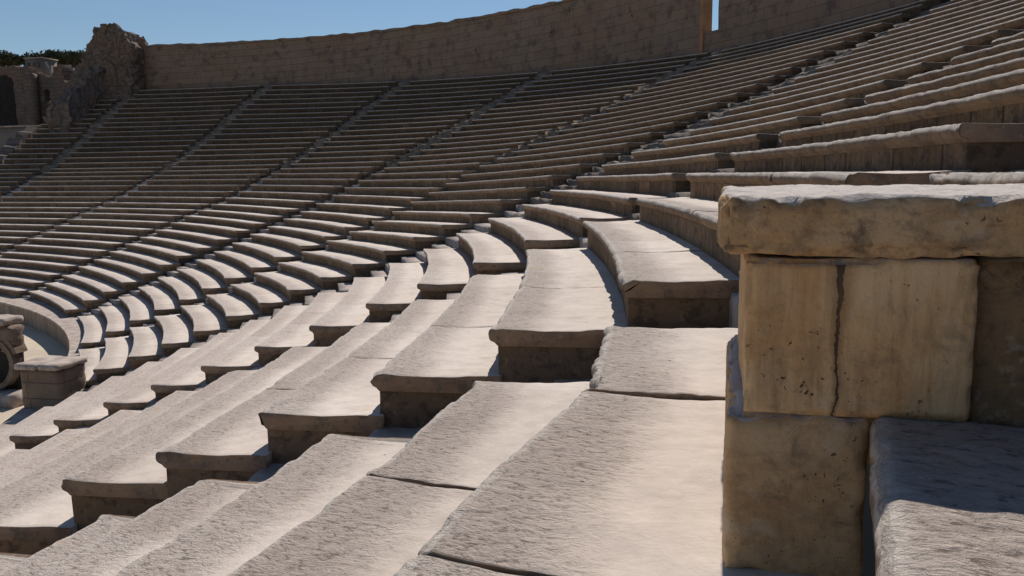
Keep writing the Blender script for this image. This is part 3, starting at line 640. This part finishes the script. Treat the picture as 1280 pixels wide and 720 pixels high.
def arch_panel(name, x0, x1, y, th, z0, ztopf, openings, mat, parent, seed=0, dx=.18, dz=.18):
    """wall panel of cells with arched openings cut out, jagged top"""
    def inside(x, z):
        for (cx, hw, zb_, zs) in openings:
            if abs(x-cx) < hw and z > zb_:
                if z < zs or (x-cx)**2+(z-zs)**2 < hw*hw: return True
        return z > ztopf((x-x0)/(x1-x0))
    nx = int((x1-x0)/dx); zm = max(ztopf(i/40) for i in range(41))+.3; nz = int((zm-z0)/dz)
    cell = [[not inside(x0+(i+.5)*dx, z0+(j+.5)*dz) for j in range(nz)] for i in range(nx)]
    V, F, UV, idx = [], [], [], {}
    def vid(i, j, s):
        if (i, j, s) in idx: return idx[(i, j, s)]
        x, z = x0+i*dx, z0+j*dz
        o = Vector((n3(x, z, s, 1.4, seed), n3(x, z, s, 1.2, seed+4)*.8, n3(x, z, s, 1.4, seed+8)))*.16
        idx[(i, j, s)] = len(V); V.append(Vector((x, y+th*s, z))+o); UV.append((x+s*th, z)); return idx[(i, j, s)]
    C_ = lambda i, j: 0 <= i < nx and 0 <= j < nz and cell[i][j]
    for i in range(nx):
        for j in range(nz):
            if not cell[i][j]: continue
            F.append((vid(i, j, 0), vid(i+1, j, 0), vid(i+1, j+1, 0), vid(i, j+1, 0)))
            F.append((vid(i, j+1, 1), vid(i+1, j+1, 1), vid(i+1, j, 1), vid(i, j, 1)))
            if not C_(i-1, j): F.append((vid(i, j, 1), vid(i, j, 0), vid(i, j+1, 0), vid(i, j+1, 1)))
            if not C_(i+1, j): F.append((vid(i+1, j, 0), vid(i+1, j, 1), vid(i+1, j+1, 1), vid(i+1, j+1, 0)))
            if not C_(i, j+1): F.append((vid(i, j+1, 0), vid(i+1, j+1, 0), vid(i+1, j+1, 1), vid(i, j+1, 1)))
            if not C_(i, j-1): F.append((vid(i+1, j, 0), vid(i, j, 0), vid(i, j, 1), vid(i+1, j, 1)))
    return mesh_obj(name, V, F, mat, parent, UV, False)
def prof(pts):
    def f(s):
        for (a, za), (b_, zb_) in zip(pts, pts[1:]):
            if a <= s <= b_: return lerp(za, zb_, (s-a)/(b_-a))
        return pts[-1][1]
    return f
# pixel scale there is about 13 px per metre
t = thing('ruined_arcade', (-16, 76, 0), 'ruined two storey arcade with broken arches left of the tower', 'ruin')
arch_panel('arcade_wall', -22.6, -2.0, 75.2, 1.4, -2, prof([(0, 13.1), (.17, 13.2), (.20, 12.9), (.30, 11.8), (.335, 11.9), (.34, 12.9), (.395, 13.1), (.40, 11.2), (.455, 11.3), (.46, 12.8), (.52, 13.2), (.6, 13.0), (.72, 13.2), (.8, 13.4), (1, 13.4)]),
           [(-21.9, 1.3, 4.0, 11.0), (-13.9, .7, 7.0, 9.2), (-9.2, .55, 4.0, 8.0), (-16.6, .45, 8.4, 10.2)], M['ruin'], t, 2)
arch_panel('rear_wall', -32.5, -4.0, 79.5, 1.2, -2, prof([(0, 13.3), (.33, 13.3), (.36, 11.4), (.7, 11.4), (1, 11.5)]), [], M['opening_shade'], t, 12)  # wall coloured near black so the arches hold painted shade
stone_block('column', box8(-12.6, -11.7, 74.0, 74.9, 0, 11.9), M['ruin'], t, .5, .1, .08, .1, 5)
stone_block('column', box8(-18.3, -17.3, 74.0, 75.0, 0, 12.2), M['ruin'], t, .4, .1, .12, .1, 7)

t = thing('distant_house', (-32, 90, 6), 'small flat grey building seen above the ruined arcade', 'building')
o = stone_block('house_wall', box8(-30.7, -28.3, 88, 90.5, -6, 16.0), M['concrete'], t, 1.5, .03, .02, .02, 2)
stone_block('roof', box8(-30.85, -28.15, 87.85, 90.65, 16.01, 16.15), M['step'], t, 1.5, .03, .02, .02, 3)
for i_, x in enumerate((-30.4, -29.6, -28.95)):
    stone_block('window', box8(x, x+.35, 87.95, 88.03, 14.9, 15.5), M['bark'], t, .5, .01, 0, 0, 3)

# umbrella pines behind the ruins
def pine(x, y, zc, rx, rz, ground, label, seed):
    rg = random.Random(seed)
    t = thing('pine_tree', (x, y, ground), label, 'tree', 'umbrella pines beyond the ruins')
    V, F, UV = [], [], []; seg = 8
    H = zc-ground
    rings = 9
    for i in range(rings+1):
        s = i/rings; rad = lerp(.32, .12, s); cx = x+.35*math.sin(s*3+seed); cy = y+.25*math.sin(s*2+seed*2)
        for j in range(seg): V.append((cx+rad*math.cos(j/seg*6.283), cy+rad*math.sin(j/seg*6.283), ground+H*s)); UV.append((j, s))
    for i in range(rings):
        for j in range(seg): F.append((i*seg+j, i*seg+(j+1) % seg, (i+1)*seg+(j+1) % seg, (i+1)*seg+j))
    # limbs
    for l in range(7):
        an = l/7*6.283+rg.uniform(-.3, .3); b0 = Vector((x+.35*math.sin(2.4+seed), y, ground+H*.82)); b1 = Vector((x+rx*.7*math.cos(an), y+rx*.7*math.sin(an), zc+rz*.1))
        o_ = len(V)
        for q in range(4):
            c = b0.lerp(b1, q/3)+Vector((0, 0, -.3*math.sin(q/3*3.14))); rd = lerp(.12, .04, q/3)
            for j in range(5): V.append((c.x+rd*math.cos(j*1.2566), c.y+rd*math.sin(j*1.2566), c.z)); UV.append((0, 0))
        for q in range(3):
            for j in range(5): F.append((o_+q*5+j, o_+q*5+(j+1) % 5, o_+(q+1)*5+(j+1) % 5, o_+(q+1)*5+j))
    mesh_obj('trunk', V, F, M['bark'], t, UV)
    V, F, UV = [], [], []
    clumps = [(rg.uniform(0, 6.283), rg.random()**.5, rg.uniform(-.4, .6)) for _ in range(46)]
    for (an, rr, dz_) in clumps:
        c = Vector((x+rx*rr*math.cos(an), y+rx*rr*math.sin(an), zc+.55*rz*dz_*(1-rr*.6)))
        cr = rg.uniform(.5, .9)
        for _ in range(190):
            d = Vector((rg.gauss(0, 1), rg.gauss(0, 1), rg.gauss(0, .55))).normalized()*cr*rg.random()**.4
            p = c+d; a = Vector((rg.uniform(-1, 1), rg.uniform(-1, 1), rg.uniform(-1, 1))).normalized()*rg.uniform(.10, .20); b_ = Vector((rg.uniform(-1, 1), rg.uniform(-1, 1), rg.uniform(-1, 1))).normalized()*rg.uniform(.10, .22)
            o_ = len(V); V += [p-a, p+b_, p+a, p-b_]; UV += [(0, 0)]*4; F.append((o_, o_+1, o_+2, o_+3))
    mesh_obj('crown', V, F, M['leaf'], t, UV, False)
pine(-43.0, 97, 17.6, 4.2, 1.1, ZF, 'umbrella pine with the broadest flat crown at the left edge of the photo', 3)
pine(-36.2, 99, 17.4, 3.9, 1.0, ZF, 'umbrella pine between the left edge pine and the grey building', 5)
pine(-31.8, 97, 17.5, 3.0, 1.2, ZF, 'dark dense pine just left of the grey building', 8)
pine(-27.6, 102, 17.2, 3.2, .8, ZF, 'flat pine crown right behind the ruined tower', 12)

# ------------------------------------------------------------------ masonry block and round passage in the orchestra
t = thing('masonry_pier', (34.0, 17.9, ZF), 'square pier of brown coursed masonry with a pale flat top beside the orchestra floor', 'stone pier')
stone_block('pier_body', box8(33.16, 34.34, 17.22, 18.2, ZF-.1, -3.96, .0), M['brick'], t, .12, .03, .03, .05, 2.5)
stone_block('top_slab', box8(33.06, 33.75, 17.12, 18.27, -3.955, -3.80, .0), M['step'], t, .10, .03, .01, .04, 3.5)
stone_block('top_slab', box8(33.77, 34.40, 17.14, 18.25, -3.955, -3.79, .0), M['step'], t, .10, .03, .01, .06, 5.5)

t = thing('arched_passage', (29.3, 20.3, ZF), 'dark round mouth of a vaulted passage at the left edge with a pale stone rim', 'passage')
def annulus(name, cx, y, cz, r0, r1, th, mat, parent, a_from=0, a_to=6.283, n=40, seed=0):
    V, F, UV, rows = [], [], [], []
    for i in range(n+1):
        a = lerp(a_from, a_to, i/n); ring = []
        for (r, yy) in ((r0, y), (r1, y), (r1, y+th), (r0, y+th)):
            d = .03*n3(i, r, yy, 1.2, seed)
            ring.append(len(V)); V.append(Vector((cx+(r+d)*math.cos(a), yy, cz+(r+d)*math.sin(a)))); UV.append((a*r1, r))
        rows.append(ring)
    for p, q in zip(rows, rows[1:]):
        for j in range(4): F.append((p[(j+1) % 4], p[j], q[j], q[(j+1) % 4]))
    return mesh_obj(name, V, F, mat, parent, UV, False)
annulus('stone_rim', 29.42, 20.0, -4.6, .68, .83, .35, M['step_up'], t, -1.5, 2.3, 30, seed=3)
annulus('arch_ring', 29.42, 20.04, -4.6, .855, 1.0, .45, M['brick'], t, .35, 2.2, 20, seed=5)
stone_block('shade_slab', box8(28.6, 30.2, 20.3, 20.5, -5.45, -3.8), M['opening_shade'], t, .3, .02, .02, .02, 1)  # added dark slab standing in for the shade inside the passage
stone_block('base', box8(27.0, 30.5, 19.6, 21.2, ZF-.05, -5.45), M['step'], t, .3, .04, .03, .05, 2)
stone_block('cap_stone', box8(28.6, 30.05, 19.95, 20.8, -3.45, -3.2), M['step'], t, .12, .06, .04, .10, 8)
stone_block('rubble_block', box8(29.7, 30.25, 20.05, 20.6, -4.3, -3.46), M['brick'], t, .12, .10, .06, .12, 9)

# ------------------------------------------------------------------ camera, sky, sun
cam = bpy.data.cameras.new('camera'); co = bpy.data.objects.new('camera', cam); COL.objects.link(co)
r_ = Vector((0.9779622514497879, 0.208564507905907, -0.009522645705306455)); u_ = Vector((-0.019391715964515367, 0.13615225883049933, 0.990498119012502)); fw = Vector((-0.20787928249638896, 0.9684851100854982, -0.13719619328343963))
mw = Matrix((( r_.x, u_.x, -fw.x, CAM.x), (r_.y, u_.y, -fw.y, CAM.y), (r_.z, u_.z, -fw.z, CAM.z), (0, 0, 0, 1)))
co.matrix_world = mw; cam.sensor_width = 36; cam.lens = 1002.73/1280*36; cam.clip_start = .05; cam.clip_end = 12000
sc.camera = co
EL, AZ = 45.0, 1.0                                    # sun height; azimuth from +Y towards +X
sun = bpy.data.lights.new('sun', 'SUN'); so = bpy.data.objects.new('sun', sun); COL.objects.link(so)
sd = Vector((math.sin(R(AZ))*math.cos(R(EL)), math.cos(R(AZ))*math.cos(R(EL)), math.sin(R(EL))))
so.rotation_euler = sd.to_track_quat('Z', 'Y').to_euler(); so.location = (40, 30, 60)
sun.energy = SUN_E = 3.6; sun.angle = R(.53); sun.color = (1, .94, .875)
wd = bpy.data.worlds.new('World'); sc.world = wd; wd.use_nodes = True; t_ = wd.node_tree
bg = t_.nodes['Background']; sky = t_.nodes.new('ShaderNodeTexSky'); sky.sky_type = 'NISHITA'; sky.sun_disc = False
sky.sun_elevation = R(EL); sky.sun_rotation = R(AZ); sky.air_density = 1.15; sky.dust_density = .05; sky.ozone_density = 4.5; sky.altitude = 300
t_.links.new(sky.outputs[0], bg.inputs[0]); bg.inputs[1].default_value = .056
sc.view_settings.view_transform = 'Standard'; sc.view_settings.look = 'None'; sc.view_settings.exposure = 0.36; sc.view_settings.gamma = 1
sc.view_settings.use_curve_mapping = False
sc.render.resolution_x = 1024; sc.render.resolution_y = 576
